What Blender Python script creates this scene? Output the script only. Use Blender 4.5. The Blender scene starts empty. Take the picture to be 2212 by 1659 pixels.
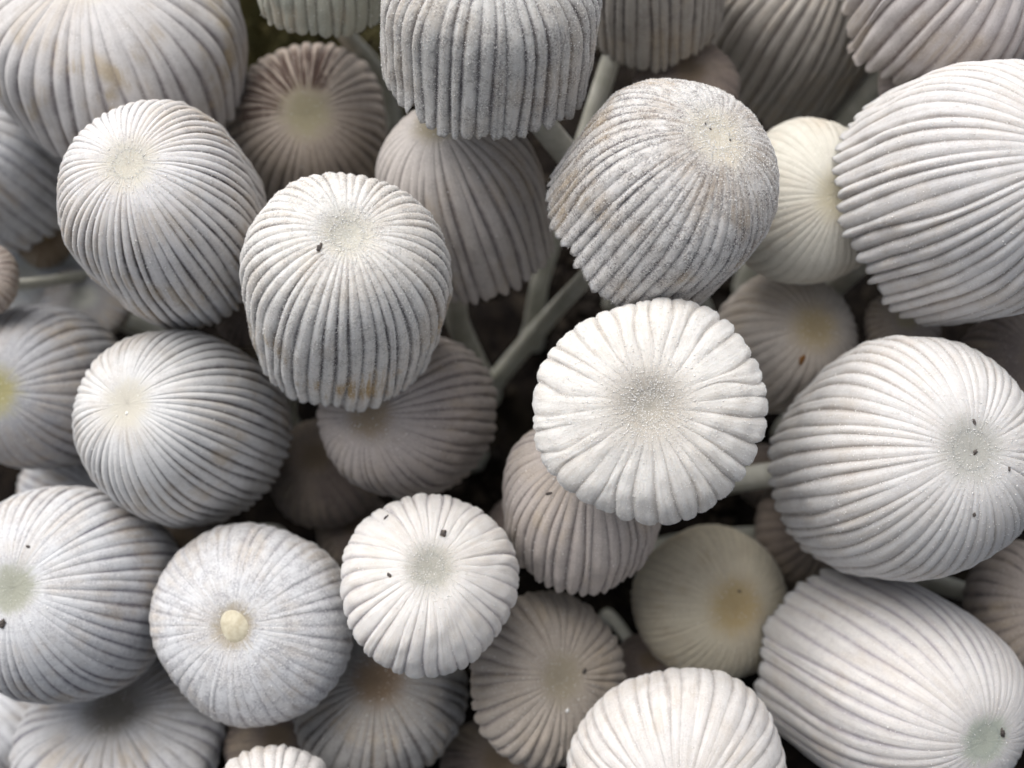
import bpy, math, random
import numpy as np
from mathutils import Matrix, Vector
from mathutils.bvhtree import BVHTree

R_ = math.radians
MM = 0.001                                   # everything is laid out in millimetres, stored in metres
scene = bpy.context.scene
col = scene.collection
rng = np.random.default_rng(7)

# ------------------------------------------------------------------ camera
PITCH = R_(65)
HFOV = R_(40)
F = 1106 / math.tan(HFOV / 2)                # focal length in units of the 2212 px wide frame
D0 = 67.0                                    # distance of the front caps, mm
GROUND = 102.0                               # distance of the soil along the middle ray, mm
FWD = np.array([0, math.cos(PITCH), -math.sin(PITCH)])
UPV = np.array([0, math.sin(PITCH), math.cos(PITCH)])
RGT = np.array([1.0, 0, 0])
CAM = -FWD * GROUND
cd = bpy.data.cameras.new('camera')
cd.sensor_width = 36
cd.lens = 18 / math.tan(HFOV / 2)
cd.clip_start = 0.002
cd.clip_end = 50
cd.dof.use_dof = True
cd.dof.focus_distance = 68.5 * MM
cd.dof.aperture_fstop = 40
cam = bpy.data.objects.new('camera', cd)
col.objects.link(cam)
M3 = Matrix((RGT, UPV, -FWD)).transposed()
cam.matrix_world = Matrix.Translation(Vector(CAM * MM)) @ M3.to_4x4()
scene.camera = cam

# ------------------------------------------------------------------ sky, sun, exposure
SUN_EL, SUN_AZ = R_(59), R_(-40)             # azimuth from +y (away from the camera) towards +x
world = bpy.data.worlds.new('World')
scene.world = world
world.use_nodes = True
wn = world.node_tree
bg = wn.nodes['Background']
sky = wn.nodes.new('ShaderNodeTexSky')
sky.sky_type = 'NISHITA'
sky.sun_disc = False
sky.sun_elevation = SUN_EL
sky.sun_rotation = SUN_AZ
sky.dust_density = 4
hs = wn.nodes.new('ShaderNodeHueSaturation')
hs.inputs['Saturation'].default_value = 0.34
wn.links.new(sky.outputs[0], hs.inputs['Color'])
wn.links.new(hs.outputs[0], bg.inputs['Color'])
bg.inputs['Strength'].default_value = 0.055
sd = bpy.data.lights.new('sun', 'SUN')
sd.energy = 1.5
sd.angle = R_(55)
sd.color = (1.0, 0.965, 0.925)
sun = bpy.data.objects.new('sun', sd)
col.objects.link(sun)
sdir = Vector((math.cos(SUN_EL) * math.sin(SUN_AZ), math.cos(SUN_EL) * math.cos(SUN_AZ), math.sin(SUN_EL)))
sun.rotation_euler = sdir.to_track_quat('Z', 'Y').to_euler()
sun.location = sdir * 0.5
vs = scene.view_settings
scene.display_settings.display_device = 'sRGB'
vs.view_transform = 'Standard'
vs.look = 'None'
vs.gamma = 1
vs.use_curve_mapping = False
vs.exposure = 1.26
scene.cycles.use_denoising = True
scene.cycles.max_bounces = 8
scene.cycles.diffuse_bounces = 4

# ------------------------------------------------------------------ helpers
def to_world(p):                             # camera space (x right, y up, z back) mm -> world mm
    p = np.asarray(p, float)
    return CAM + p[..., 0:1] * RGT + p[..., 1:2] * UPV - p[..., 2:3] * FWD

def ray(px, py):
    return np.array([(px - 1106) / F, -(py - 829.5) / F, -1.0])

def at(px, py, depth):
    return ray(px, py) * depth

def ground_at(px, py):                       # world point of the soil seen at a pixel
    d = to_world(ray(px, py)) - CAM
    k = -CAM[2] / d[2]
    return CAM + d * k

def sstep(a, b, x):
    u = np.clip((x - a) / (b - a), 0, 1)
    return u * u * (3 - 2 * u)

def make_mesh(name, verts, faces_by_size, attrs=None, smooth=True):
    me = bpy.data.meshes.new(name)
    me.vertices.add(len(verts))
    me.vertices.foreach_set('co', np.asarray(verts, np.float32).ravel())
    loops = np.concatenate([f.ravel() for f in faces_by_size]).astype(np.int32)
    tot = np.concatenate([np.full(len(f), f.shape[1], np.int32) for f in faces_by_size])
    start = np.concatenate([[0], np.cumsum(tot)[:-1]]).astype(np.int32)
    me.loops.add(len(loops))
    me.loops.foreach_set('vertex_index', loops)
    me.polygons.add(len(tot))
    me.polygons.foreach_set('loop_start', start)
    me.polygons.foreach_set('loop_total', tot)
    if smooth:
        me.polygons.foreach_set('use_smooth', np.ones(len(tot), bool))
    for k, v in (attrs or {}).items():
        v = np.asarray(v, np.float32)
        if v.ndim == 1:
            a = me.attributes.new(k, 'FLOAT', 'POINT')
            a.data.foreach_set('value', v)
        else:
            a = me.attributes.new(k, 'FLOAT_VECTOR', 'POINT')
            a.data.foreach_set('vector', v.ravel())
    me.update()
    me.validate()
    return me

def link(name, me, mat, parent=None):
    o = bpy.data.objects.new(name, me)
    if mat:
        me.materials.append(mat)
    col.objects.link(o)
    if parent:
        o.parent = parent
    return o

def grid_faces(nr, ns, off=0):
    i = np.arange(nr - 1)[:, None] * ns
    j = np.arange(ns)[None, :]
    j2 = (j + 1) % ns
    return (np.stack([i + j, i + ns + j, i + ns + j2, i + j2], -1).reshape(-1, 4) + off)

# ------------------------------------------------------------------ materials
def N(nt, kind, **kw):
    n = nt.nodes.new(kind)
    for k, v in kw.items():
        if k in n.inputs:
            n.inputs[k].default_value = v
        else:
            setattr(n, k, v)
    return n

def math_n(nt, op, a, b=None, clamp=False):
    n = nt.nodes.new('ShaderNodeMath')
    n.operation = op
    n.use_clamp = clamp
    for i, v in enumerate((a, b)):
        if v is None:
            continue
        if isinstance(v, (int, float)):
            n.inputs[i].default_value = v
        else:
            nt.links.new(v, n.inputs[i])
    return n.outputs[0]

def ramp(nt, v, a, b, lo=0.0, hi=1.0):
    n = nt.nodes.new('ShaderNodeMapRange')
    n.interpolation_type = 'SMOOTHSTEP'
    nt.links.new(v, n.inputs['Value'])
    n.inputs['From Min'].default_value = a
    n.inputs['From Max'].default_value = b
    n.inputs['To Min'].default_value = lo
    n.inputs['To Max'].default_value = hi
    return n.outputs[0]

def mixc(nt, f, a, b):
    n = nt.nodes.new('ShaderNodeMix')
    n.data_type = 'RGBA'
    for sock, v in ((n.inputs[0], f), (n.inputs[6], a), (n.inputs[7], b)):
        if isinstance(v, (int, float)):
            sock.default_value = v
        elif isinstance(v, (tuple, list)):
            sock.default_value = (*v, 1)
        else:
            nt.links.new(v, sock)
    return n.outputs[2]

def noise(nt, vec, scale, detail=3, rough=0.55):
    n = N(nt, 'ShaderNodeTexNoise', Scale=scale, Detail=detail, Roughness=rough)
    nt.links.new(vec, n.inputs['Vector'])
    return n.outputs['Fac']

def new_mat(name):
    m = bpy.data.materials.new(name)
    m.use_nodes = True
    return m, m.node_tree, m.node_tree.nodes['Principled BSDF']

def mm_coords(nt):
    tc = nt.nodes.new('ShaderNodeTexCoord')
    mp = nt.nodes.new('ShaderNodeMapping')
    mp.inputs['Scale'].default_value = (1000, 1000, 1000)
    nt.links.new(tc.outputs['Object'], mp.inputs['Vector'])
    return mp.outputs[0]

def cap_material(P, k):
    m, nt, bs = new_mat('cap_skin_%02d' % k)
    L = nt.links.new
    co = mm_coords(nt)
    att = lambda nm: N(nt, 'ShaderNodeAttribute', attribute_name=nm)
    g = att('groove').outputs['Fac']
    t = att('rad').outputs['Fac']
    dv = att('dirv').outputs['Vector']
    sx = nt.nodes.new('ShaderNodeSeparateXYZ')
    L(dv, sx.inputs[0])
    tr = sx.outputs['Z']
    ridge, groove, disc = P['ridge'], P['groove'], P['disc']
    # long streaks that follow the pleats
    mp = nt.nodes.new('ShaderNodeMapping')
    mp.inputs['Scale'].default_value = (16, 16, 3.2)
    L(dv, mp.inputs['Vector'])
    streak = noise(nt, mp.outputs[0], 1.0, 4, 0.6)
    low = noise(nt, co, 0.30, 3, 0.6)
    mid = noise(nt, co, 1.6, 4, 0.65)
    fine = noise(nt, co, 9.5, 4, 0.75)
    base = mixc(nt, ramp(nt, streak, 0.32, 0.72, 0, 0.55), ridge, tuple(0.80 * c for c in ridge))
    base = mixc(nt, ramp(nt, mid, 0.45, 0.75, 0, 0.22), base, tuple(0.72 * c for c in ridge))
    # pigment in the grooves, patchy along their length
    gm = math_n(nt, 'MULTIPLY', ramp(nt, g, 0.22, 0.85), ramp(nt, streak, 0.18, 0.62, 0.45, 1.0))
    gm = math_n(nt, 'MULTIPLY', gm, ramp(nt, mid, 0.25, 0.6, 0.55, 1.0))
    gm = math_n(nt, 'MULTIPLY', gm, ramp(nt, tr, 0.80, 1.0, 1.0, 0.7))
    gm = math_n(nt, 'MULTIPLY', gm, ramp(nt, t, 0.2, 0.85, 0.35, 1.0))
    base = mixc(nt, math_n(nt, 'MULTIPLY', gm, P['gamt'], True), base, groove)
    # broad warm tinge
    wm = math_n(nt, 'MULTIPLY', ramp(nt, low, 0.40, 0.66), ramp(nt, streak, 0.30, 0.62, 0.25, 1.0))
    base = mixc(nt, math_n(nt, 'MULTIPLY', wm, P['warm'], True), base, P['warmcol'])
    # tan stains
    if P['stain'] > 0:
        sm = math_n(nt, 'MULTIPLY', ramp(nt, low, 0.50, 0.66), ramp(nt, streak, 0.40, 0.60))
        a_, b_ = P['stwin']
        sm = math_n(nt, 'MULTIPLY', sm, math_n(nt, 'MULTIPLY', ramp(nt, tr, a_, a_ + 0.15), ramp(nt, tr, b_ - 0.12, b_, 1.0, 0.0)))
        if P['scorch'] is not None:
            dt = nt.nodes.new('ShaderNodeVectorMath'); dt.operation = 'DOT_PRODUCT'
            L(dv, dt.inputs[0]); dt.inputs[1].default_value = P['scorch']
            wedge = ramp(nt, math_n(nt, 'ADD', dt.outputs['Value'], math_n(nt, 'MULTIPLY', mid, 0.6)), 0.55, 0.9)
            sm = math_n(nt, 'MULTIPLY', wedge, math_n(nt, 'MULTIPLY', ramp(nt, streak, 0.38, 0.52), math_n(nt, 'MULTIPLY', ramp(nt, t, 0.22, 0.34), ramp(nt, t, 0.75, 1.1, 1.0, 0.15))))
        base = mixc(nt, math_n(nt, 'MULTIPLY', sm, P['stain'], True), base, P['staincol'])
    # mealy grain: worn bits show the greyer flesh, grains are white
    if P['grain'] > 0:
        base = mixc(nt, math_n(nt, 'MULTIPLY', ramp(nt, fine, 0.56, 0.40), math_n(nt, 'MULTIPLY', ramp(nt, mid, 0.35, 0.62), P['grain'] * ramp_w), True), base, groove)
        base = mixc(nt, math_n(nt, 'MULTIPLY', ramp(nt, fine, 0.58, 0.68), P['grain'], True), base, (0.86, 0.85, 0.84))
    # the smooth disc at the top
    dn = math_n(nt, 'ADD', t, math_n(nt, 'MULTIPLY', math_n(nt, 'SUBTRACT', math_n(nt, 'ADD', mid, streak), 1.0), 0.22))
    dm = ramp(nt, dn, P['d0'], P['d1'], 1.0, 0.0)
    base = mixc(nt, math_n(nt, 'MULTIPLY', dm, P['damt'], True), base, disc)
    L(base, bs.inputs['Base Color'])
    bs.inputs['Roughness'].default_value = 0.75
    bs.inputs['Specular IOR Level'].default_value = 0.22
    bs.inputs['Subsurface Weight'].default_value = P['sss']
    bs.inputs['Subsurface Radius'].default_value = (1.0, 0.85, 0.7)
    bs.inputs['Subsurface Scale'].default_value = 0.5 * MM
    bs.inputs['Sheen Weight'].default_value = 0.12
    bs.inputs['Sheen Roughness'].default_value = 0.5
    hgt = math_n(nt, 'ADD', math_n(nt, 'MULTIPLY', fine, 0.6 + P['grain']), math_n(nt, 'MULTIPLY', streak, 1.0))
    bp = N(nt, 'ShaderNodeBump', Strength=0.75, Distance=0.06 * MM)
    L(hgt, bp.inputs['Height'])
    L(bp.outputs[0], bs.inputs['Normal'])
    return m
ramp_w = 0.8

def plain(name, c, rough=0.8, sss=0.0, spec=0.3, vary=None, scale=2.0, bump=0.0):
    m, nt, bs = new_mat(name)
    co = mm_coords(nt)
    n = noise(nt, co, scale, 4, 0.6)
    cc = mixc(nt, ramp(nt, n, 0.3, 0.7), c, vary or tuple(0.75 * x for x in c))
    nt.links.new(cc, bs.inputs['Base Color'])
    bs.inputs['Roughness'].default_value = rough
    bs.inputs['Specular IOR Level'].default_value = spec
    if sss:
        bs.inputs['Subsurface Weight'].default_value = sss
        bs.inputs['Subsurface Radius'].default_value = (1, 0.9, 0.75)
        bs.inputs['Subsurface Scale'].default_value = 0.5 * MM
    if bump:
        bp = N(nt, 'ShaderNodeBump', Strength=0.8, Distance=bump * MM)
        nt.links.new(n, bp.inputs['Height'])
        nt.links.new(bp.outputs[0], bs.inputs['Normal'])
    return m

MAT_STEM = plain('stem_flesh', (0.56, 0.555, 0.50), 0.45, 0.35, 0.4, (0.42, 0.42, 0.36), 0.8, 0.05)
MAT_GILL = plain('gill_flesh', (0.30, 0.27, 0.25), 0.8)
MAT_GRAIN = plain('veil_grain', (0.88, 0.87, 0.86), 0.5, 0, 0.5, (0.80, 0.79, 0.77), 3)
MAT_FUZZ = plain('velvet_hair', (0.82, 0.81, 0.80), 0.6, 0, 0.4)
MAT_CRUMB = plain('soil_crumb', (0.035, 0.030, 0.028), 0.7, 0, 0.5, (0.12, 0.10, 0.09), 9, 0.05)
MAT_RUST = plain('rusty_spot', (0.30, 0.14, 0.04), 0.7, 0, 0.3, (0.16, 0.07, 0.02), 6)

# ------------------------------------------------------------------ cap profiles and fitting
def profile(R, H, n, q, c, dip=0.0, m=160):
    """radius and height from the top (z = 0) to the rim (z = -H), evenly spaced along the curve"""
    a = np.linspace(0, np.pi / 2, 400)
    Hd = H * q
    r = R * np.sin(a) ** (2 / n)
    z = Hd * (np.cos(a) ** (2 / n)) - Hd
    r[0] = 0; z[0] = 0
    if q < 0.999:
        v = np.linspace(0, 1, 200)[1:]
        r = np.concatenate([r, R * (1 + (c - 1) * v ** 2)])
        z = np.concatenate([z, -Hd - v * (H - Hd)])
    z = z - dip * R * np.exp(-(r / (0.24 * R)) ** 2)
    s = np.concatenate([[0], np.cumsum(np.hypot(np.diff(r), np.diff(z)))])
    s /= s[-1]
    u = np.linspace(0, 1, m)
    return np.interp(u, s, r), np.interp(u, s, z)

def fit(W, d1, d2, n, q, c):
    """lean, height and radius whose outline, seen in perspective, has half width W and reaches d1 and d2 from the apex"""
    best = None
    ph = np.radians(np.arange(4, 82, 1.0))[:, None]
    sn, cs = np.sin(ph), np.cos(ph)
    for hr in np.linspace(0.55, 2.2, 56):
        r, z = (x[None, :] for x in profile(1.0, hr, n, q, c, m=50))
        R = np.full_like(ph, W)
        for _ in range(4):
            R = R * W / np.max(R * r / (1 - R * z * cs / F), 1, keepdims=True)
        e2 = np.max(R * (z * sn + r * cs) / (1 - R * (z * cs - r * sn) / F), 1) - d2
        e1 = np.max(R * (-z * sn + r * cs) / (1 - R * (z * cs + r * sn) / F), 1) - d1
        e = (e1 / W) ** 2 + (e2 / W) ** 2 + 0.004 * (hr - 1.35) ** 2
        b = int(np.argmin(e))
        if best is None or e[b] < best[0]:
            best = (e[b], float(ph[b, 0]), hr * float(R[b, 0]), float(R[b, 0]))
    return best[1:]

# colour families (linear)
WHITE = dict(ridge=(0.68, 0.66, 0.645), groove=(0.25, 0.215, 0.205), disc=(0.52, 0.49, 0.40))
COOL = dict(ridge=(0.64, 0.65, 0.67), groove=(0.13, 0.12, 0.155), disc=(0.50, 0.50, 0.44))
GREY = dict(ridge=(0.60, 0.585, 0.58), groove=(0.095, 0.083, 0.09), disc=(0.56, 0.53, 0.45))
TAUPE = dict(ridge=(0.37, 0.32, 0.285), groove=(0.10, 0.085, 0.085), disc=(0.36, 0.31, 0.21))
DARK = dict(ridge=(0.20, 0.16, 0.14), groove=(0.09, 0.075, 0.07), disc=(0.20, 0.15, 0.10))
CREAM = dict(ridge=(0.62, 0.56, 0.43), groove=(0.42, 0.37, 0.29), disc=(0.40, 0.29, 0.12))

# one line for each mushroom: apex on the picture, lean of its axis on the picture, cap radius, apex to rim and apex to
# far outline (2212 px frame), distance behind the front caps (mm), pleats, colour, and what sets it apart
CAPS = []
def cap(apex, lean, R, d1, d2, z, fam, label, N=40, n=2.5, q=0.62, c=0.86, lod=2, **kw):
    P = dict(apex=apex, lean=lean, R=R, d1=d1, d2=d2, z=z, label=label, N=N, n=n, q=q, c=c, lod=lod,
             amp=0.042, pw=2.0, scal=0.030, gamt=1.0, warm=0.40, warmcol=(0.46, 0.38, 0.29), stain=0.25, staincol=(0.50, 0.40, 0.27), grain=0.32, d0=0.12, d1c=0.40,
             damt=0.85, sss=0.6, grains=200, fuzz=1800, wob=0.15, dip=0.05, ell=0.0, phi=None, H=None, knob=False, stwin=(0.3, 1.05), scorch=None, root=None, via=None)
    P.update(fam)
    P.update(kw)
    CAPS.append(P)
    return P

# ---- front caps
cap((1404, 878), (0.1, -1), 259, 250, 250, 0.0, WHITE, 'bright white wide open mushroom cap facing up, scalloped rim and granular beige centre',
    N=31, n=2.2, q=1.0, phi=R_(4), H=120, amp=0.026, pw=3.5, scal=0.075, gamt=0.6, warm=0.15, stain=0.05, grain=0.25, d0=0.08, d1c=0.55,
    disc=(0.40, 0.36, 0.30), ridge=(0.74, 0.725, 0.70), groove=(0.38, 0.34, 0.30), grains=2900, fuzz=13000, dip=0.10, wob=0.2, discgrain=0.4, rag=2.2, furrow=0.8)
cap((752, 500), (0.06, -1), 223, 400, 138, 0.0, GREY, 'barrel shaped white mushroom with tan streaks and a dark crumb beside its centre',
    N=46, n=2.8, q=0.55, c=0.93, stain=1.0, stwin=(0.5, 0.92), via=None, staincol=(0.42, 0.29, 0.13), grain=0.45, grains=6500, fuzz=9000, ridge=(0.72, 0.71, 0.69), gamt=1.0, dip=0.09, wob=0.17, d1c=0.36)
cap((1555, 290), (0.68, -0.74), 234, 440, 78, 0.0, GREY, 'grey mealy mushroom thickly dusted with white grains, pale beige top with tiny dark dots',
    N=52, n=2.5, q=0.62, c=1.0, stain=0.7, warm=0.85, warmcol=(0.36, 0.29, 0.22), grain=0.9, grains=9000, fuzz=8000, amp=0.024, gamt=0.85, disc=(0.66, 0.60, 0.48), ridge=(0.68, 0.665, 0.65), d1c=0.42, root=(1055, 840), via=(1190, 680, 92), thick=0.78)
cap((2105, 972), (1.0, -0.17), 261, 455, 165, 0.5, WHITE, 'large plump white mushroom with blue grey centre carrying several dark crumbs',
    N=50, n=2.6, q=0.66, c=0.93, gamt=0.8, amp=0.030, groove=(0.33, 0.29, 0.265), furrow=0.35, warm=0.2, stain=0.1, grain=0.25, grains=2500, fuzz=8000, disc=(0.40, 0.395, 0.36), scal=0.04, d1c=0.33, ridge=(0.65, 0.64, 0.635))
cap((2340, 335), (0.955, -0.29), 278, 555, 95, -1.0, WHITE, 'very large white bell mushroom with long even pleats leaning away from the granular grey one',
    N=54, n=2.3, q=0.62, c=0.98, gamt=0.85, amp=0.030, groove=(0.31, 0.275, 0.255), furrow=0.3, warm=0.2, stain=0.1, grain=0.25, grains=2200, fuzz=8000, scal=0.04, ridge=(0.64, 0.63, 0.63))
cap((1058, -120), (0.04, -1), 238, 425, 70, 0.5, GREY, 'upright grey bell mushroom with deep parallel furrows and a nick in its rim',
    N=46, n=2.8, q=0.5, c=0.97, grain=0.7, grains=5000, fuzz=6000, stain=0.1, amp=0.036, gamt=0.95, ridge=(0.60, 0.595, 0.58), nick=(-0.62, -0.3, 0.7))
cap((2135, 1605), (0.87, 0.46), 236, 560, 100, 0.5, WHITE, 'long white mushroom with pale green grey centre and thin broken purplish groove lines',
    N=40, n=2.4, q=0.6, c=0.98, gamt=0.85, furrow=0.25, warm=0.2, stain=0.12, grain=0.25, grains=350, fuzz=5000, disc=(0.42, 0.46, 0.38), d0=0.14, d1c=0.30, groove=(0.33, 0.30, 0.34), amp=0.02)
cap((1465, 1765), (0.05, 1), 243, 318, 160, 2.0, WHITE, 'clean white mushroom showing its scalloped upper rim below the yellowish cap',
    N=42, n=2.3, q=0.8, c=0.95, gamt=0.6, furrow=0.3, warm=0.2, stain=0.1, grain=0.25, grains=200, fuzz=4000, scal=0.05, amp=0.02)
cap((930, 1225), (0.12, -1), 196, 247, 166, 4.0, WHITE, 'small open white cap with scalloped rim, grey centre and three dark crumbs',
    N=33, n=2.2, q=1.0, gamt=0.7, warm=0.2, ell=0.10, phi=R_(15), H=150, amp=0.032, pw=4.0, scal=0.05, stain=0.05, grain=0.1, grains=500, fuzz=5000, wob=0.16, rag=1.6, furrow=0.5, disc=(0.37, 0.36, 0.31),
    groove=(0.33, 0.30, 0.33), d1c=0.38, ridge=(0.72, 0.70, 0.68), dip=0.07, discgrain=0.6)
cap((275, 350), (-0.6, -0.8), 216, 410, 132, 2.5, GREY, 'egg shaped white mushroom with soft pleats pressed against the barrel shaped one',
    N=54, n=2.6, q=0.6, c=0.90, grain=0.25, grains=1800, fuzz=5000, stain=0.45, d1c=0.36, ridge=(0.69, 0.68, 0.68))
cap((503, 1353), (-0.98, 0.12), 230, 312, 165, 6.0, COOL, 'bluish white mealy mushroom with raised cream knob in a brownish centre',
    N=44, n=2.2, q=0.85, c=1.0, ell=0.0, phi=R_(17), H=190, grain=0.6, grains=900, fuzz=3000, amp=0.014, gamt=0.6, disc=(0.33, 0.28, 0.20), d0=0.13, d1c=0.27, knob=True, stain=0.2, scal=0.03)
cap((20, 1270), (-1.0, -0.15), 238, 375, 140, 6.0, COOL, 'round blue grey mushroom with dark furrows fanning from a dusty greenish centre',
    N=50, n=2.5, q=0.66, c=0.9, grain=0.4, grains=500, fuzz=2500, amp=0.026, disc=(0.30, 0.31, 0.24), stain=0.3, d1c=0.28)
cap((270, 870), (-0.93, -0.42), 205, 395, 140, 6.0, GREY, 'pale egg shaped mushroom lying on its side under the soft pleated egg shaped cap',
    N=52, n=2.5, q=0.62, c=0.90, grain=0.2, grains=250, fuzz=2500, stain=0.3, ridge=(0.68, 0.68, 0.68), gamt=0.95, d1c=0.34)
cap((185, -70), (-0.36, -0.93), 286, 455, 110, 5.0, GREY, 'big grey mushroom with wide furrows rising behind the soft pleated egg shaped cap',
    N=42, n=2.5, q=0.6, c=0.93, grain=0.25, grains=200, fuzz=2500, stain=0.7, staincol=(0.40, 0.32, 0.20), amp=0.036, groove=(0.17, 0.15, 0.16))
cap((2232, -190), (0.73, -0.68), 262, 470, 110, 0.5, TAUPE, 'big pinkish white mushroom with ragged rim overhanging the very large bell',
    N=44, n=2.4, q=0.6, c=0.98, ridge=(0.62, 0.58, 0.57), groove=(0.27, 0.22, 0.21), scal=0.05, fuzz=3000, stain=0.2)
cap((580, 1790), (0.0, 1), 165, 172, 150, 3.5, WHITE, 'small white cap whose pale rim just shows below the cream knobbed mushroom',
    N=34, n=2.2, q=0.8, c=0.97, gamt=0.45, fuzz=1500, scal=0.05, lod=1)
# ---- second layer
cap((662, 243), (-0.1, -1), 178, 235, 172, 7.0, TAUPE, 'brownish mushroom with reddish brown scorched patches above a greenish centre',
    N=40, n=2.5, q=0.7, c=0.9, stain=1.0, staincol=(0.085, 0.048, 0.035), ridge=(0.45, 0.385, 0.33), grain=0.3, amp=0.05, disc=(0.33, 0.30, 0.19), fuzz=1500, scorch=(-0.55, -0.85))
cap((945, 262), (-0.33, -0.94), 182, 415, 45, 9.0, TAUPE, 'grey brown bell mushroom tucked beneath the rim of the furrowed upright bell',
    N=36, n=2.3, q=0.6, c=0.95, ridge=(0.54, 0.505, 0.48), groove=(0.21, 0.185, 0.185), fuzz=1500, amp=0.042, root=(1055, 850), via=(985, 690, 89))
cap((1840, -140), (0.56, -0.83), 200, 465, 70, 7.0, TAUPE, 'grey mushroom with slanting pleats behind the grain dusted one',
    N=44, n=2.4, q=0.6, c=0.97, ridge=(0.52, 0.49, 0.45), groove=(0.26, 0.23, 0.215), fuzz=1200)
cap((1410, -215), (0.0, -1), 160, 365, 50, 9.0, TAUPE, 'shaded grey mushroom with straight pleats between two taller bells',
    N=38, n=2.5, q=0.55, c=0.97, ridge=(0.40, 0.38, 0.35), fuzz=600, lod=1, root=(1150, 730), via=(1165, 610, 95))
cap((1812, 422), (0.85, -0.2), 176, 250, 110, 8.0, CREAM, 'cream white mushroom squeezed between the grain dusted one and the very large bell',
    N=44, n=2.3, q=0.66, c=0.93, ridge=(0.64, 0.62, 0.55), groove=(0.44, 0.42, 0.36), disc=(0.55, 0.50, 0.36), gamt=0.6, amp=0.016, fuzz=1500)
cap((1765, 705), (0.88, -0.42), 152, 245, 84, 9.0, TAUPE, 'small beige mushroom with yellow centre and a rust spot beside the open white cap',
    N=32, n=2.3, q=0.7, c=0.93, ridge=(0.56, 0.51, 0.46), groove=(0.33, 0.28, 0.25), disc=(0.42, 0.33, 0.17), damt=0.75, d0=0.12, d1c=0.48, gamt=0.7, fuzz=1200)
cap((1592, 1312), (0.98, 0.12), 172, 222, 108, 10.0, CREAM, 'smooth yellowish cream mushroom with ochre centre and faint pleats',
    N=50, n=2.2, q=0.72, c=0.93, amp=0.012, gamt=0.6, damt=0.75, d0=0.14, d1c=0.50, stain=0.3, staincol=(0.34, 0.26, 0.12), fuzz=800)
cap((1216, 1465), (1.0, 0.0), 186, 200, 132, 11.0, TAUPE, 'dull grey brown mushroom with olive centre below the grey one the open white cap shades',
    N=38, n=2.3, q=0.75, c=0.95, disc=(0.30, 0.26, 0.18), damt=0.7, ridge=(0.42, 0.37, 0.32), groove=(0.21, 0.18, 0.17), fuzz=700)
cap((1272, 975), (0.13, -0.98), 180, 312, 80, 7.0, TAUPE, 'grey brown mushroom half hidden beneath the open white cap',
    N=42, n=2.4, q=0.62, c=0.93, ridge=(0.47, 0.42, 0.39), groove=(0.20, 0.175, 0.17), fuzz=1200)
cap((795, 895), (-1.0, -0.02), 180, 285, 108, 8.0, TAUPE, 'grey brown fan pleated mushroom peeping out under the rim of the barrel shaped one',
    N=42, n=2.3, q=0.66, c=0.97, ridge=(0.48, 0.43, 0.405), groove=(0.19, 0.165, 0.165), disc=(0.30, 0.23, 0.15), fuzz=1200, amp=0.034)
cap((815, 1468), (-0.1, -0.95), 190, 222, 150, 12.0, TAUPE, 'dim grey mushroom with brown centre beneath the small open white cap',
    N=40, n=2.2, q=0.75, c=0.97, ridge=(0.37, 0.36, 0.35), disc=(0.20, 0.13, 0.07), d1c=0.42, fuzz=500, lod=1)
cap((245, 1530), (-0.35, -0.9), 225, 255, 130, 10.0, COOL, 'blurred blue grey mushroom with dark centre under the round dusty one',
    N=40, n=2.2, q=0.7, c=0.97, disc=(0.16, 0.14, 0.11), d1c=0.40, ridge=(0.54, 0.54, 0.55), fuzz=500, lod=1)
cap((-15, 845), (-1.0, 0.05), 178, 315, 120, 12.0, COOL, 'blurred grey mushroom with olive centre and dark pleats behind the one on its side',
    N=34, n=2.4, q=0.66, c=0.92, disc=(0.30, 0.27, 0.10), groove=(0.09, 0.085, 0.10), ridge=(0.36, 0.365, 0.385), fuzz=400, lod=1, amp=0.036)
cap((-150, 250), (-0.80, -0.6), 205, 365, 80, 5.0, COOL, 'blue grey mushroom with torn rim reaching in beside the egg shaped one',
    N=40, n=2.4, q=0.6, c=0.95, scal=0.06, fuzz=1200, lod=1, grain=0.4, gamt=0.5)
cap((-80, 1455), (-0.75, -0.66), 200, 275, 90, 9.0, COOL, 'pale blue striped mushroom showing only its rim beneath the round dusty one',
    N=40, n=2.3, q=0.66, c=0.95, gamt=0.5, fuzz=500, lod=1)
cap((690, -165), (-0.05, -1), 150, 248, 50, 8.0, GREY, 'dull greenish grey mushroom in front of the mossy soil',
    N=34, n=2.4, q=0.6, c=0.97, ridge=(0.42, 0.43, 0.36), groove=(0.23, 0.23, 0.19), fuzz=400, lod=1)
# ---- deep, dim caps in the gaps
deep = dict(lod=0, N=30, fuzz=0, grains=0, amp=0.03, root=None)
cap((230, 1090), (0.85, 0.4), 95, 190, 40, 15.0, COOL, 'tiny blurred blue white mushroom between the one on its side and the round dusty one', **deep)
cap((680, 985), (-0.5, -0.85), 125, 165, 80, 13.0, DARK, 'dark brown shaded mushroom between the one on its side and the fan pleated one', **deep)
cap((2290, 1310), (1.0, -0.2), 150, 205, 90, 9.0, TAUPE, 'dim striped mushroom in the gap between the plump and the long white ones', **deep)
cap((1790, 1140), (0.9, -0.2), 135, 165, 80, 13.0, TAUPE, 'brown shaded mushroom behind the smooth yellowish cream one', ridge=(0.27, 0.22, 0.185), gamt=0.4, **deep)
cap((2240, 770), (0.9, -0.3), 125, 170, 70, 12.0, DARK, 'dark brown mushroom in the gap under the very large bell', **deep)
cap((92, 500), (-0.2, -0.98), 66, 80, 55, 17.0, CREAM, 'tiny tan mushroom peering out below the torn rim', staincol=(0.30, 0.2, 0.1), ridge=(0.20, 0.14, 0.085), **{k: v for k, v in deep.items()})
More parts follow.
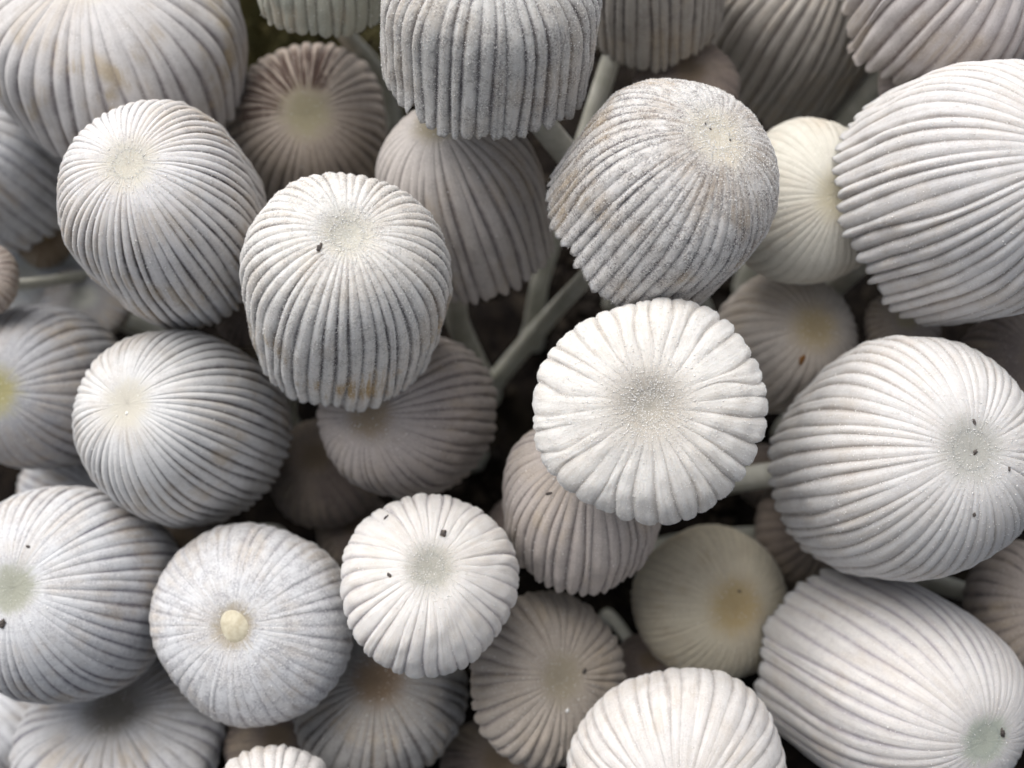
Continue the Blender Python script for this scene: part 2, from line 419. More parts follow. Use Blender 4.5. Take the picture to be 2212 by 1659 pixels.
cap((50, 600), (-0.5, -0.8), 125, 140, 90, 14.0, COOL, 'blurred smooth blue grey mushroom below the tiny tan one', gamt=0.3, ridge=(0.50, 0.52, 0.53), **deep)
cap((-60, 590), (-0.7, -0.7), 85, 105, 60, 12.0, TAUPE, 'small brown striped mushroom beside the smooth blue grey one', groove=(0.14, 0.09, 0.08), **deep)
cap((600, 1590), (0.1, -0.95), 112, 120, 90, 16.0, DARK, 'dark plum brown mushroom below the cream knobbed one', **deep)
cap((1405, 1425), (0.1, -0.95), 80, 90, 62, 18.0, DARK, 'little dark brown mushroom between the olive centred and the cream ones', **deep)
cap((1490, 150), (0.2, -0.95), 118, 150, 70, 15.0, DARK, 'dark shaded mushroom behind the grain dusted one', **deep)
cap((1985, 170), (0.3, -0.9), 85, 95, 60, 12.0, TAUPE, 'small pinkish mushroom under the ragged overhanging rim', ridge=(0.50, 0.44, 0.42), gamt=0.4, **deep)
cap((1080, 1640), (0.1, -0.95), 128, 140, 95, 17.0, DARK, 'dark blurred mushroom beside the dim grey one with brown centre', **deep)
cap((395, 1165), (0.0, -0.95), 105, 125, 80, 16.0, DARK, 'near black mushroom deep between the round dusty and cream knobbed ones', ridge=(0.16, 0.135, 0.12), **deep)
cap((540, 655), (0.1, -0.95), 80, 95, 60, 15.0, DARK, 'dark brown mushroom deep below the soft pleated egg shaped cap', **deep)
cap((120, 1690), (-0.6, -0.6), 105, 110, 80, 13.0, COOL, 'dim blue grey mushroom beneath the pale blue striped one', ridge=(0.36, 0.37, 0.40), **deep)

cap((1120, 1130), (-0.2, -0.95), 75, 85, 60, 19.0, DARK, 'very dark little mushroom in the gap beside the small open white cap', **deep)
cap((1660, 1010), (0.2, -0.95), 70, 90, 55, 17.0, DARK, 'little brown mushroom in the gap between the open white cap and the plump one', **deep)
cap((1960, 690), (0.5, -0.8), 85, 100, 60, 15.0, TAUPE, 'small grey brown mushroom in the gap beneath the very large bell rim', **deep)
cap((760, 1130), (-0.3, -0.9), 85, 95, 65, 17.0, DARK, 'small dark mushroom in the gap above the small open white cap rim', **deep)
cap((180, 640), (-0.4, -0.9), 100, 110, 70, 15.0, COOL, 'dim blue grey mushroom in the gap below the soft pleated egg shaped cap', ridge=(0.34, 0.345, 0.36), **deep)

# ------------------------------------------------------------------ place every cap without letting two grow into each other
def frame_for(P, depth):
    c0 = at(*P['apex'], depth)
    w = -c0 / np.linalg.norm(c0)
    rt = np.cross([0, 1, 0], w); rt /= np.linalg.norm(rt)
    up = np.cross(w, rt)
    lx, ly = P['lean']
    l = math.hypot(lx, ly)
    u = (lx * rt - ly * up) / l
    ax = math.sin(P['phi']) * u + math.cos(P['phi']) * w
    e1 = np.cross(ax, w) if P['phi'] > 0.01 else rt
    e1 /= np.linalg.norm(e1)
    e2 = np.cross(ax, e1)
    return c0, ax, e1, e2

SOLIDS = []
def inside(pts, S, pad=0.0):
    d = pts - S['o']
    z = d @ S['ax']
    r = np.sqrt(np.maximum((d * d).sum(-1) - z * z, 0))
    zz = S['pz'][::-1]; rr = S['pr'][::-1]
    lim = np.interp(z, zz, rr, left=-1, right=-1)
    return r < lim + pad

for P in CAPS:
    if P['phi'] is None:
        P['phi'], P['H'], P['R'] = fit(P['R'], P['d1'], P['d2'], P['n'], P['q'], P['c'])
    th = np.linspace(0, 2 * np.pi, 40, endpoint=False)
    depth = D0 + P['z']
    for it in range(160):
        s = depth / F
        o, ax, e1, e2 = frame_for(P, depth)
        pr, pz = profile(P['R'] * s, P['H'] * s, P['n'], P['q'], P['c'], m=28)
        pts = o + pz[:, None, None] * ax + pr[:, None, None] * (np.cos(th)[:, None] * e1 + np.sin(th)[:, None] * e2)
        pts = pts.reshape(-1, 3)
        S = dict(o=o, ax=ax, pr=pr, pz=pz, pts=pts)
        hit = any(inside(pts, Q, -0.12).any() or inside(Q['pts'], S, -0.12).any() for Q in SOLIDS
                  if np.linalg.norm(Q['o'] - o) < 25)
        if not hit:
            break
        depth += 0.35
    P['depth'] = depth
    P['s'] = s
    SOLIDS.append(S)
    P['frame'] = (o, ax, e1, e2)
    P['solid'] = S

# ------------------------------------------------------------------ build
def wobble(rs, n, t):
    ph = rs.uniform(0, 6.28, (3, n))
    am = rs.normal(0, 1, (3, n))
    return sum(am[i][None, :] * np.sin((i + 1) * 3.1 * t[:, None] + ph[i][None, :]) / (i + 1.3) for i in range(3))

XS = {2: np.array([0, .055, .15, .32, .5, .68, .85, .945]), 1: np.array([0, .07, .2, .5, .8, .93]), 0: np.array([0, .12, .5, .88])}
RINGS = {2: 62, 1: 44, 0: 26}

def build_cap(P, k):
    rs = np.random.default_rng(100 + k)
    s = P['s']
    R, H = P['R'] * s, P['H'] * s
    n_p = P['N']
    xs = XS[P['lod']]
    nr = RINGS[P['lod']]
    pr, pz = profile(R, H, P['n'], P['q'], P['c'], P['dip'], 300)
    t = np.concatenate([[0.004, 0.02], np.linspace(0.045, 1, nr - 2)])
    pos = (np.arange(n_p) + rs.uniform(-0.16, 0.16, n_p)) / n_p           # uneven pleats
    wob = wobble(rs, n_p, t) * P['wob'] / n_p * sstep(0.1, 0.5, t)[:, None]
    deepk = rs.uniform(0.70, 1.12, n_p)
    arc = np.hypot(np.diff(pr), np.diff(pz)).sum() / R                    # length of the flank in radii
    t0 = rs.uniform(0.12, 0.24, n_p) + (rs.random(n_p) < 0.25) * rs.uniform(0.08, 0.35, n_p)
    x_ = t[:, None] * arc - t0[None, :]
    D = deepk[None, :] * (0.45 * sstep(0, 0.30, x_) + 0.55 * sstep(0.1, min(1.0, arc - 0.35), x_))
    a0 = pos[None, :] + wob
    a1 = np.roll(a0, -1, 1); a1[:, -1] += 1
    ang = a0[:, :, None] + (a1 - a0)[:, :, None] * xs
    D1 = np.roll(D, -1, 1)
    edge = np.abs(2 * xs - 1)
    sel = (xs < 0.5)
    Dx = np.where(sel, D[:, :, None], D1[:, :, None])
    Dm = 0.5 * (D + D1)[:, :, None]
    gro = Dx * edge ** P['pw']
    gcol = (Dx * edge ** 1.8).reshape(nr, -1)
    # a shallow middle furrow on some pleats
    mid = (rs.random(n_p) < P.get('furrow', 0.28)) * rs.uniform(0.12, 0.55, n_p)
    fst = rs.uniform(0.25, 0.65, n_p)
    fur = mid[None, :, None] * np.exp(-((xs - 0.5) / 0.13) ** 2) * sstep(0, 0.25, t[:, None] - fst[None, :])[:, :, None] * Dm
    gro = gro + fur
    gcol = gcol + 0.9 * fur.reshape(nr, -1)
    ns = n_p * len(xs)
    th = (ang * 2 * np.pi).reshape(nr, ns)
    gro = gro.reshape(nr, ns)
    ridgew = rs.normal(0, 1, n_p).repeat(len(xs))[None, :] * (1 - edge ** 2)[None, :].repeat(n_p, 0).reshape(1, -1)
    amp = P['amp'] * R * (0.6 + 0.6 * t)[:, None]
    # lobed rim
    e_rim = (edge ** 2.2)[None, :].repeat(n_p, 0).reshape(1, -1) * np.where(sel, deepk[:, None], np.roll(deepk, -1)[:, None]).reshape(1, -1)
    rag = rs.normal(0, 1, ns)
    rag = 0.5 * rag + 0.5 * np.roll(rag, 1)
    lowr = sum(rs.normal(0, 1) * np.sin(m * th[-1] + rs.uniform(0, 6.28)) for m in (2, 3, 5, 9)) * 0.013
    te = t[:, None] * (1 + sstep(0.55, 1, t)[:, None] * (-P['scal'] * e_rim + 0.006 * P.get('rag', 1.3) * rag[None, :] * sstep(0.93, 1, t)[:, None]
                        + lowr[None, :] - 0.012 * np.abs(ridgew)))
    te = np.clip(te, 0, 1.15)
    if P.get('nick') is not None:                       # a torn notch in the rim, on the side given in the picture
        wv = np.array(P['nick'])
        th0 = math.atan2(wv @ P['frame'][3], wv @ P['frame'][2])
        dth = np.angle(np.exp(1j * (th - th0)))
        te = te * (1 - 0.075 * np.exp(-(dth / 0.055) ** 2) * sstep(0.86, 1, t)[:, None])
    u = np.linspace(0, 1, 300)
    def ev(te):
        r = np.interp(te, u, pr); z = np.interp(te, u, pz)
        over = np.maximum(te - 1, 0)
        dr, dz = pr[-1] - pr[-6], pz[-1] - pz[-6]
        ln = 5 / 299
        return r + over / ln * dr, z + over / ln * dz
    def place(te, th, off):
        te = np.asarray(te)
        r, z = ev(te)
        r2, z2 = ev(np.clip(te + 0.01, 0, 1)); r1, z1 = ev(np.clip(te - 0.01, 0, 1))
        tr, tz = r2 - r1, z2 - z1
        ln = np.maximum(np.hypot(tr, tz), 1e-9)
        nr_, nz_ = -tz / ln, tr / ln
        r = r + nr_ * off; z = z + nz_ * off
        # slow unevenness of the whole cap
        un = 1 + 0.026 * np.sin(2 * th + w_[0] + 1.2 * te) + 0.020 * np.sin(3 * th + w_[1] + 2 * te) + 0.012 * np.sin(5 * th + w_[2] + 5 * te)
        r = r * (1 + (un - 1) * sstep(0.0, 0.5, te))
        z = z + 0.012 * R * np.sin(3 * te * 3 + 2 * th + w_[3]) * sstep(0.1, 0.5, te)
        return np.stack([r * np.cos(th), r * np.sin(th) * (1 + P['ell']), z], -1)
    w_ = rs.uniform(0, 6.28, 4)
    lk = rs.uniform(0, 6.28, (4, n_p)).repeat(len(xs), 1)
    lum = sum(np.sin((9 + 7 * q_) * t[:, None] + lk[q_][None, :]) for q_ in range(4)) * (1 - edge ** 2)[None, :].repeat(n_p, 0).reshape(1, -1)
    off = -amp * gro + 0.10 * amp * ridgew * sstep(0.25, 0.6, t)[:, None] \
        + 0.11 * amp * lum * sstep(0.2, 0.5, t)[:, None]
    outer = place(te, th, off)
    # inner skin
    ti = np.array([1.0, 0.985, 0.95, 0.88, 0.78, 0.65, 0.5, 0.34, 0.2])
    thk = np.array([0.004, 0.012, 0.026, 0.05, 0.055, 0.06, 0.065, 0.07, 0.075]) * R
    ji = np.array([np.argmin(abs(t - x)) for x in ti])
    inner = place(te[ji] * np.where(ti >= 0.99, 0.998, 1.0)[:, None], th[ji], off[ji] - thk[:, None])
    V = np.concatenate([outer, inner]).reshape(-1, 3)
    tot = nr + len(ti)
    quads = grid_faces(tot, ns)
    top = len(V); bot = top + 1
    V = np.concatenate([V, [[0, 0, pz[0]]], [[0, 0, inner[-1, :, 2].mean()]]])
    j = np.arange(ns); j2 = (j + 1) % ns
    tri1 = np.stack([np.full(ns, top), j, j2], -1)
    lb = (tot - 1) * ns
    tri2 = np.stack([np.full(ns, bot), lb + j2, lb + j], -1)
    rad = np.concatenate([te.ravel(), te[ji].ravel(), [0, 0]]) * arc
    gat = np.concatenate([gcol.ravel(), gcol[ji].ravel(), [0, 0]])
    dirv = np.stack([np.cos(th), np.sin(th), te], -1)
    dirv = np.concatenate([dirv.reshape(-1, 3), dirv[ji].reshape(-1, 3), [[0, 0, 0], [0, 0, 0]]])
    # outward normals of the outer grid
    du = np.roll(outer, -1, 1) - np.roll(outer, 1, 1)
    dt = np.gradient(outer, axis=0)
    nrm = np.cross(dt, du)
    nrm /= np.maximum(np.linalg.norm(nrm, axis=-1, keepdims=True), 1e-12)
    if nrm[3:, :, 2].mean() < 0:
        nrm = -nrm
    return V, [quads, tri1, tri2], rad, gat, dirv, outer, nrm, t, te, th, (pr, pz, R, H, arc, place)

def thing(name, loc, label, cat, group=None):
    o = bpy.data.objects.new(name, None)
    o.empty_display_size = 0.002
    o.location = loc
    o['label'] = label
    o['category'] = cat
    if group:
        o['group'] = group
    col.objects.link(o)
    return o

OCT = np.array([[1, 1, 1], [1, -1, -1], [-1, 1, -1], [-1, -1, 1]], float)
OCTF = np.array([[0, 1, 2], [0, 3, 1], [0, 2, 3], [1, 3, 2]])

def scatter(outer, nrm, t, rs, cnt, wfun):
    nr, ns = outer.shape[:2]
    rad = np.linalg.norm(outer[:, :, :2], axis=-1)
    w = (rad * np.gradient(t)[:, None] * wfun)[:-1]
    w = np.maximum(w, 0).ravel()
    idx = rs.choice(len(w), cnt, p=w / w.sum())
    i, jj = np.divmod(idx, ns)
    fu, ft = rs.random(cnt)[:, None], rs.random(cnt)[:, None]
    j2 = (jj + 1) % ns
    p = (outer[i, jj] * (1 - fu) + outer[i, j2] * fu) * (1 - ft) + (outer[i + 1, jj] * (1 - fu) + outer[i + 1, j2] * fu) * ft
    n = nrm[i, jj]
    return p, n, t[i]

CAP_BVH = {}
for k, P in enumerate(CAPS):
    rs = np.random.default_rng(500 + k)
    o, ax, e1, e2 = P['frame']
    V, faces, rad, gat, dirv, outer, nrm, t, te, th, (pr, pz, R, H, arc, place) = build_cap(P, k)
    axes = np.stack([e1, e2, ax])                       # rows: local x, y, z in camera space
    oW = to_world(o)
    B = np.stack([a[0] * RGT + a[1] * UPV - a[2] * FWD for a in axes])
    W = lambda p: oW + p @ B
    # ---- stem: from inside the cap down to the soil
    axW = B[2]
    start = W(np.array([0, 0, -0.22 * H]))
    S = P['solid']
    Lh = start[2]
    best = None
    if P['root']:
        cands = [ground_at(*P['root'])]
    else:
        home = np.array([oW[0] * 0.72, oW[1] * 0.72, 0]) - np.array([axW[0], axW[1], 0]) * 9
        cands = [home + np.array([rs.normal(0, 5), rs.normal(0, 5), 0]) * (0 if i == 0 else 1) for i in range(36)]
    for cnd in cands:
        p1 = start - axW * max(1.15 * H, 0.30 * Lh)
        p2 = cnd + np.array([0, 0, 0.35 * Lh])
        u = np.linspace(0, 1, 40)[:, None]
        if P['via']:
            v = to_world(at(*P['via']))
            cv = np.concatenate([start + (v - start) * np.linspace(0, 1, 20)[:, None] + 0 * u[:20],
                                 v + (cnd - v) * np.linspace(0, 1, 21)[1:, None]])
            for _ in range(4):
                cv[1:-1] = 0.25 * cv[:-2] + 0.5 * cv[1:-1] + 0.25 * cv[2:]
        else:
            cv = (1 - u) ** 3 * start + 3 * (1 - u) ** 2 * u * p1 + 3 * (1 - u) * u ** 2 * p2 + u ** 3 * cnd
        cam_pts = np.stack([(cv - CAM) @ RGT, (cv - CAM) @ UPV, -((cv - CAM) @ FWD)], -1)
        bad = sum(inside(cam_pts, Q, 0.9).sum() for j, Q in enumerate(SOLIDS) if j != k)
        bad += (cv[:-1, 2] < 0.5).sum()
        if best is None or bad < best[0]:
            best = (bad, cv)
    cv = best[1].copy()
    base = cv[-1].copy(); base[2] = 0
    cv[-1, 2] -= 1.5
    root = thing('mushroom', Vector(base * MM), P['label'], 'mushroom', 'ink cap mushrooms crowded in one cluster')
    scv = None
    if P['scorch']:
        wv = P['scorch'][0] * RGT - P['scorch'][1] * UPV
        wv = np.array([wv @ B[0], wv @ B[1]]); wv /= np.linalg.norm(wv)
        scv = (wv[0], wv[1], 0)
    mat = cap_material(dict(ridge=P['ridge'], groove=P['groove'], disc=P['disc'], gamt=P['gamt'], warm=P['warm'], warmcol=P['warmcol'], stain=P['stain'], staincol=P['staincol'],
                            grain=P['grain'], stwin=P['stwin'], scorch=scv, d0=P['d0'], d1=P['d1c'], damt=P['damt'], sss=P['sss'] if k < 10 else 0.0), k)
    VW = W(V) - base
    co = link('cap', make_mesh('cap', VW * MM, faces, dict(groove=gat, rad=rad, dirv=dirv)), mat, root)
    CAP_BVH[k] = (VW + base, faces)
    # ---- disc: the smooth lens at the top, proud in the middle and sunk under the skin at its edge
    nd = 14 if P['lod'] == 2 else 9
    te_d = (0.15 if P['knob'] else 0.20) / arc                                     # edge of the lens, as a share of the flank
    td = np.linspace(0, te_d, nd)
    aa = np.linspace(0, 2 * np.pi, 48, endpoint=False)
    uu = np.linspace(0, 1, len(pr))
    lift = 0.004 * R * (1 - 1.8 * (td / te_d) ** 2)
    if P['knob']:
        lift = R * (0.055 * (1 - (td / te_d) ** 2) - 0.006)
    lump = 1 + (0.10 * np.sin(2 * aa + 1) + 0.03 * np.sin(3 * aa) if P['knob'] else 0.0 * aa)
    DV = place(td[:, None] * lump[None, :], np.repeat(aa[None, :], nd, 0), np.repeat(lift[:, None], 48, 1))
    zz = DV[0, :, 2]
    lo = DV[-1] * np.array([0.6, 0.6, 1]) - np.array([0, 0, 0.05 * R])
    DV = np.concatenate([DV[1:].reshape(-1, 3), lo, [[0, 0, zz[0]]], [[0, 0, lo[0, 2]]]])
    rows = nd
    dq = grid_faces(rows, 48)
    j = np.arange(48); j2 = (j + 1) % 48
    tp = len(DV) - 2
    d1_ = np.stack([np.full(48, tp), j, j2], -1)
    d2_ = np.stack([np.full(48, tp + 1), (rows - 1) * 48 + j2, (rows - 1) * 48 + j], -1)
    drad = np.concatenate([np.repeat(td[1:], 48), np.full(48, te_d), [0, te_d]]) * arc
    ddir = np.concatenate([np.stack([np.cos(aa), np.sin(aa), np.full(48, x)], -1) for x in list(td[1:]) + [te_d]] + [[[0, 0, 0], [0, 0, 0]]])
    dmat = mat
    if P['knob']:
        dmat = plain('cream_knob', (0.58, 0.54, 0.42), 0.7, 0.2, 0.3, (0.44, 0.39, 0.28), 2.5, 0.03)
    do = link('disc', make_mesh('disc', (W(DV) - base) * MM, [dq, d1_, d2_], dict(groove=np.zeros(len(DV)), rad=drad, dirv=ddir)), dmat, co)
    if P['knob']:
        do['label'] = 'raised cream knob'
    # ---- grains and velvet
    dens_disc = np.exp(-(t * arc / 0.26) ** 2)[:, None]
    if P['grains']:
        cnt = int(P['grains'] * (2 if P['grains'] < 3000 else 1.3))
        nd_ = int(cnt * P.get('discgrain', 0.16))
        pa, na, _ = scatter(outer, nrm, t, rs, cnt - nd_, 0.35 + sstep(0.9, 0.2, t)[:, None] + 0 * te)
        pb, nb, _ = scatter(outer, nrm, t, rs, nd_, dens_disc + 0 * te)
        p = np.concatenate([pa, pb]); n_ = np.concatenate([na, nb])
        sz = np.minimum(rs.lognormal(math.log(0.0145), 0.42, (cnt, 1)), 0.028) * rs.uniform(0.6, 1.5, (cnt, 3))
        rot = rs.normal(0, 1, (cnt, 3, 3))
        q_, _ = np.linalg.qr(rot)
        gv = (OCT[None] * sz[:, None, :]) @ q_ + (p + n_ * 0.010)[:, None, :]
        gf = (OCTF[None] + 4 * np.arange(cnt)[:, None, None]).reshape(-1, 3)
        go = link('veil_grains', make_mesh('veil_grains', (W(gv.reshape(-1, 3)) - base) * MM, [gf], smooth=False), MAT_GRAIN, co)
        go['kind'] = 'stuff'
    if P['fuzz']:
        cnt = int(P['fuzz'] * 3)
        p, n_, tt = scatter(outer, nrm, t, rs, cnt, 0.6 + 1.2 * sstep(0.85, 1.0, t)[:, None] + 0 * te)
        ln = rs.uniform(0.035, 0.10, (cnt, 1)) * (0.7 + 0.5 * (P['grain'] > 0.3))
        dr = n_ + rs.normal(0, 0.45, (cnt, 3))
        dr /= np.linalg.norm(dr, axis=-1, keepdims=True)
        sd_ = np.cross(dr, rs.normal(0, 1, (cnt, 3)))
        sd_ /= np.maximum(np.linalg.norm(sd_, axis=-1, keepdims=True), 1e-9)
        a = p - n_ * 0.01
        fv = np.stack([a - sd_ * 0.011, a + sd_ * 0.011, a + dr * ln], 1).reshape(-1, 3)
        ff = np.arange(cnt * 3).reshape(-1, 3)
        fo = link('velvet', make_mesh('velvet', (W(fv) - base) * MM, [ff], smooth=False), MAT_FUZZ, co)
        fo['kind'] = 'stuff'
    # ---- gills under the cap
    ng = 36
    gz = np.linspace(0.30, 0.97, 7)
    gr, gzz = np.interp(gz, uu, pr) * 0.93, np.interp(gz, uu, pz) - 0.03 * R * (1 - gz)
    gi = np.maximum(gr - 0.22 * R * np.sin(np.pi * np.clip((gz - 0.3) / 0.72, 0, 1)) ** 0.7, 0.12 * R)
    gv, gf = [], []
    for g_ in range(ng):
        b = 2 * math.pi * g_ / ng
        cb, sb = math.cos(b), math.sin(b)
        o_ = len(gv)
        for a_, bb, c_ in zip(gr, gi, gzz):
            gv.append((a_ * cb, a_ * sb, c_)); gv.append((bb * cb, bb * sb, c_ - 0.03 * R))
        for q_ in range(len(gz) - 1):
            gf.append((o_ + 2 * q_, o_ + 2 * q_ + 1, o_ + 2 * q_ + 3, o_ + 2 * q_ + 2))
    link('gills', make_mesh('gills', (W(np.array(gv)) - base) * MM, [np.array(gf)]), MAT_GILL, root)
    # ---- stem tube
    tang = np.gradient(cv, axis=0)
    tang /= np.linalg.norm(tang, axis=-1, keepdims=True)
    ref = np.array([1.0, 0.15, 0.1])
    s1 = np.cross(tang, ref); s1 /= np.linalg.norm(s1, axis=-1, keepdims=True)
    s2 = np.cross(tang, s1)
    r0 = min(max(0.16 * R, 0.40), 0.80) * P.get('thick', 1.0)
    ll = np.linspace(0, 1, len(cv))
    rad_s = r0 * (0.82 + 0.28 * ll + 0.25 * sstep(0.88, 1, ll)) * (1 + 0.03 * np.sin(9 * ll + k))
    aa = np.linspace(0, 2 * np.pi, 14, endpoint=False)
    sv = cv[:, None, :] + rad_s[:, None, None] * (np.cos(aa)[:, None] * s1[:, None, :] + np.sin(aa)[:, None] * s2[:, None, :])
    link('stem', make_mesh('stem', (sv.reshape(-1, 3) - base) * MM, [grid_faces(len(cv), 14)[:, ::-1]]), MAT_STEM, root)
    P['rootpt'] = base

# ------------------------------------------------------------------ soil crumbs lying on the caps
def cap_hit(px, py):
    d = to_world(ray(px, py)) - CAM
    d /= np.linalg.norm(d)
    best = None
    for k, (V, faces) in CAP_BVH.items():
        c = V.mean(0)
        if np.linalg.norm(np.cross(c - CAM, d)) > 9:
            continue
        if not isinstance(CAP_BVH[k][1], BVHTree):
            polys = [tuple(int(x) for x in f) for fs in faces for f in fs]
            CAP_BVH[k] = (V, BVHTree.FromPolygons([tuple(v) for v in V], polys))
        h = CAP_BVH[k][1].ray_cast(Vector(CAM), Vector(d))
        if h[0] is not None and (best is None or h[3] < best[3]):
            best = h
    return best

CRUMBS = [
    ((690, 535), 9.0, 1.5, 'dark soil crumb beside the centre of the barrel shaped mushroom', MAT_CRUMB),
    ((958, 1153), 9.5, 1.2, 'biggest dark crumb on the small open white cap', MAT_CRUMB),
    ((841, 1242), 6.0, 1.2, 'small brownish crumb level with the grey centre of the small open white cap', MAT_CRUMB),
    ((834, 1118), 5.5, 1.7, 'thin dark crumb near the scalloped rim of the small open white cap', MAT_CRUMB),
    ((2106, 977), 7.0, 1.3, 'dark crumb in the middle of the plump white mushroom centre', MAT_CRUMB),
    ((2104, 912), 6.0, 1.6, 'oval dark crumb just above the plump white mushroom centre', MAT_CRUMB),
    ((2104, 1112), 5.0, 1.3, 'small pointed crumb below the plump white mushroom centre', MAT_CRUMB),
    ((2180, 1013), 5.0, 1.4, 'small dark crumb at the edge of the plump white mushroom centre', MAT_CRUMB),
    ((2165, 1583), 9.0, 1.4, 'brown crumb on the green grey centre of the long white mushroom', MAT_CRUMB),
    ((5, 1347), 11.0, 1.2, 'coarse dark crumb on the round blue grey mushroom near its centre', MAT_CRUMB),
    ((61, 1181), 5.0, 1.2, 'tiny dark crumb on the upper flank of the round blue grey mushroom', MAT_CRUMB),
    ((1186, 1066), 6.0, 1.5, 'dark speck on the grey brown mushroom under the open white cap', MAT_CRUMB),
    ((1262, 1450), 7.0, 1.2, 'olive dark speck beside the centre of the dull grey brown mushroom', MAT_CRUMB),
    ((1597, 1277), 4.0, 1.3, 'tiny dark speck above the ochre centre of the cream mushroom', MAT_CRUMB),
    ((1733, 777), 11.0, 1.1, 'rust coloured spot on the small beige mushroom', MAT_RUST),
    ((1524, 268), 3.5, 1.3, 'tiny dark dot above another on the beige top of the grain dusted mushroom', MAT_CRUMB),
    ((1534, 279), 3.5, 1.3, 'tiny dark dot in the middle of the beige top of the grain dusted mushroom', MAT_CRUMB),
    ((1577, 303), 3.5, 1.3, 'single tiny dot on the outer edge of the grain dusted mushroom top', MAT_CRUMB),
    ((274, 893), 4.0, 1.2, 'pale speck in the centre of the mushroom lying on its side', MAT_GRAIN),
    ((1226, 1535), 5.0, 1.3, 'light grain on the pleats of the dull grey brown mushroom', MAT_GRAIN),
]
for i, (pp, size, asp, lab, mt) in enumerate(CRUMBS):
    h = cap_hit(*pp)
    if h is None:
        continue
    rs = np.random.default_rng(900 + i)
    loc, nor = np.array(h[0]), np.array(h[1])
    sc = 0.82 * size * (loc - CAM).dot(FWD) / F
    th = np.linspace(0, 2 * np.pi, 11, endpoint=False)
    ph = np.linspace(0.25, np.pi - 0.25, 6)
    pts = np.stack([np.sin(ph)[:, None] * np.cos(th), np.sin(ph)[:, None] * np.sin(th), np.cos(ph)[:, None] + 0 * th], -1).reshape(-1, 3)
    pts *= (1 + rs.normal(0, 0.20, len(pts)))[:, None]
    pts = np.concatenate([pts, [[0, 0, 0.95]], [[0, 0, -0.95]]])
    flat = 0.25 if mt is MAT_RUST else 0.62
    pts = pts * np.array([asp, 1 / asp, flat]) * sc
    zq = Vector(nor).to_track_quat('Z', 'Y').to_matrix() @ Matrix.Rotation(rs.uniform(0, 6.28), 3, 'Z')
    pts = pts @ np.array(zq).T
    f1 = grid_faces(6, 11)
    j = np.arange(11); j2 = (j + 1) % 11
    f2 = np.stack([np.full(11, 66), j, j2], -1); f3 = np.stack([np.full(11, 67), 55 + j2, 55 + j], -1)
    nm = {'soil_crumb': 'soil_crumb', 'rusty_spot': 'rust_spot', 'veil_grain': 'pale_speck'}[mt.name]
    ob = link(nm, make_mesh(nm, pts * MM, [f1, f2, f3], smooth=False), mt)
    ob.location = Vector((loc + nor * sc * flat * 0.25) * MM)
    ob['label'] = lab
    ob['category'] = 'crumb' if mt is not MAT_RUST else 'spot'
    ob['group'] = 'specks lying on the mushroom caps'

# ------------------------------------------------------------------ soil
gx = np.concatenate([np.linspace(-420, -70, 24)[:-1], np.linspace(-70, 70, 240), np.linspace(70, 420, 24)[1:]])
gy = gx + 10
X, Y = np.meshgrid(gx, gy)
Z = np.zeros_like(X)
rs = np.random.default_rng(3)
for oct_ in range(16):
    lam = 22 * 0.78 ** oct_
    a = rs.uniform(0, 6.28, 3)
    Z += 0.07 * lam ** 0.8 * np.sin(X / lam * 6.28 * math.cos(a[0]) + Y / lam * 6.28 * math.sin(a[0]) + a[1] + 1.3 * np.sin(Y / lam * 3 + a[2]))
Z = Z * 0.45 - 0.9
nx, ny = len(gx), len(gy)
ii, jj = np.meshgrid(np.arange(ny - 1), np.arange(nx - 1), indexing='ij')
b0 = (ii * nx + jj).ravel()
gfaces = np.stack([b0, b0 + 1, b0 + nx + 1, b0 + nx], -1)
m, nt, bs = new_mat('soil')
co_ = mm_coords(nt)
n1 = noise(nt, co_, 0.9, 6, 0.7)
n2 = noise(nt, co_, 0.12, 3, 0.5)
c1 = mixc(nt, ramp(nt, n1, 0.35, 0.7), (0.004, 0.003, 0.003), (0.016, 0.012, 0.009))
c1 = mixc(nt, ramp(nt, n2, 0.5, 0.7, 0, 0.5), c1, (0.02, 0.016, 0.010))
nt.links.new(c1, bs.inputs['Base Color'])
bs.inputs['Roughness'].default_value = 0.95
bs.inputs['Specular IOR Level'].default_value = 0.1
bp = N(nt, 'ShaderNodeBump', Strength=0.9, Distance=0.5 * MM)
nt.links.new(n1, bp.inputs['Height'])
nt.links.new(bp.outputs[0], bs.inputs['Normal'])
so = link('ground', make_mesh('ground', np.stack([X, Y, Z], -1).reshape(-1, 3) * MM, [gfaces]), m)
so['kind'] = 'structure'
so['label'] = 'dark crumbly soil under the mushroom cluster'

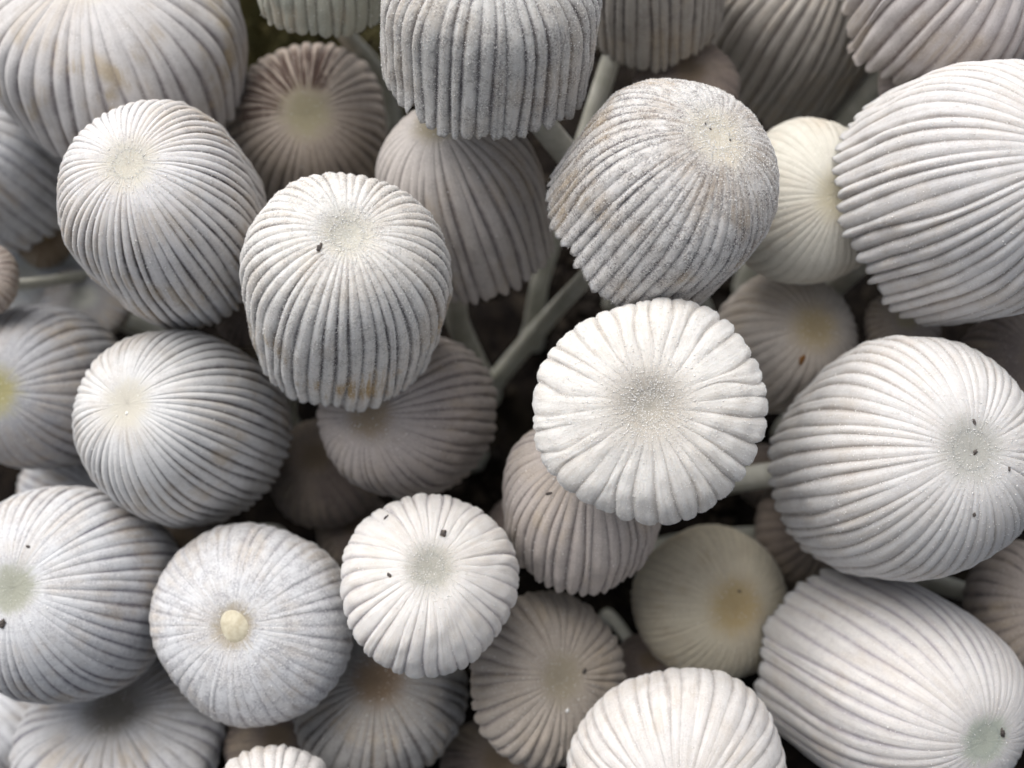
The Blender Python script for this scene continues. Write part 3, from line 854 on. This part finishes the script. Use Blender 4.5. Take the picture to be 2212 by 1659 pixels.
# loose soil on the ground
rs = np.random.default_rng(11)
cnt = 9000
pc = np.stack([rs.normal(0, 32, cnt), rs.normal(6, 32, cnt), np.full(cnt, -0.9)], -1)
sz = np.minimum(rs.lognormal(math.log(0.28), 0.6, (cnt, 1)), 1.3) * rs.uniform(0.5, 1.3, (cnt, 3))
q_, _ = np.linalg.qr(rs.normal(0, 1, (cnt, 3, 3)))
gv = (OCT[None] * sz[:, None, :]) @ q_ + pc[:, None, :]
gf = (OCTF[None] + 4 * np.arange(cnt)[:, None, None]).reshape(-1, 3)
MAT_LITTER = plain('loose_soil', (0.009, 0.007, 0.006), 0.9, 0, 0.15, (0.020, 0.015, 0.010), 0.4)
lo_ = link('loose_soil', make_mesh('loose_soil', gv.reshape(-1, 3) * MM, [gf], smooth=False), MAT_LITTER)
lo_['kind'] = 'stuff'
lo_['label'] = 'loose dark soil grains strewn under the mushrooms'
lo_['category'] = 'soil'

# mossy patch behind the cluster
rs = np.random.default_rng(5)
cen = ground_at(575, 30)
cnt = 5000
rad_ = np.abs(rs.normal(0, 1, cnt)) * 7
an = rs.uniform(0, 6.28, cnt)
bx, by = cen[0] + rad_ * np.cos(an) * 1.3, cen[1] + rad_ * np.sin(an)
hh = 3.2 * np.exp(-(rad_ / 9) ** 2) * rs.uniform(0.3, 1.3, cnt)
pb = np.stack([bx, by, np.full(cnt, -1.2)], -1)
ln = (1.2 + hh)[:, None]
dr = np.stack([rs.normal(0, 0.35, cnt), rs.normal(0, 0.35, cnt), np.ones(cnt)], -1)
sd_ = np.stack([np.cos(an * 7), np.sin(an * 7), 0 * an], -1) * 0.22
mv = np.stack([pb - sd_, pb + sd_, pb + dr * ln], 1).reshape(-1, 3)
MAT_MOSS = plain('moss', (0.20, 0.17, 0.08), 0.8, 0, 0.2, (0.10, 0.10, 0.045), 0.5)
mo = link('moss', make_mesh('moss', mv * MM, [np.arange(cnt * 3).reshape(-1, 3)], smooth=False), MAT_MOSS)
mo['kind'] = 'stuff'
mo['label'] = 'olive moss on the soil behind the cluster'
mo['category'] = 'moss'

if __name__ == '__main__':
    print('CAPS', len(CAPS))
    for k, P in enumerate(CAPS):
        print('%2d phi %5.1f H/R %.2f depth %.1f (+%.1f) %s' % (k, math.degrees(P['phi']), P['H'] / P['R'], P['depth'], P['depth'] - D0 - P['z'], P['label'][:50]))
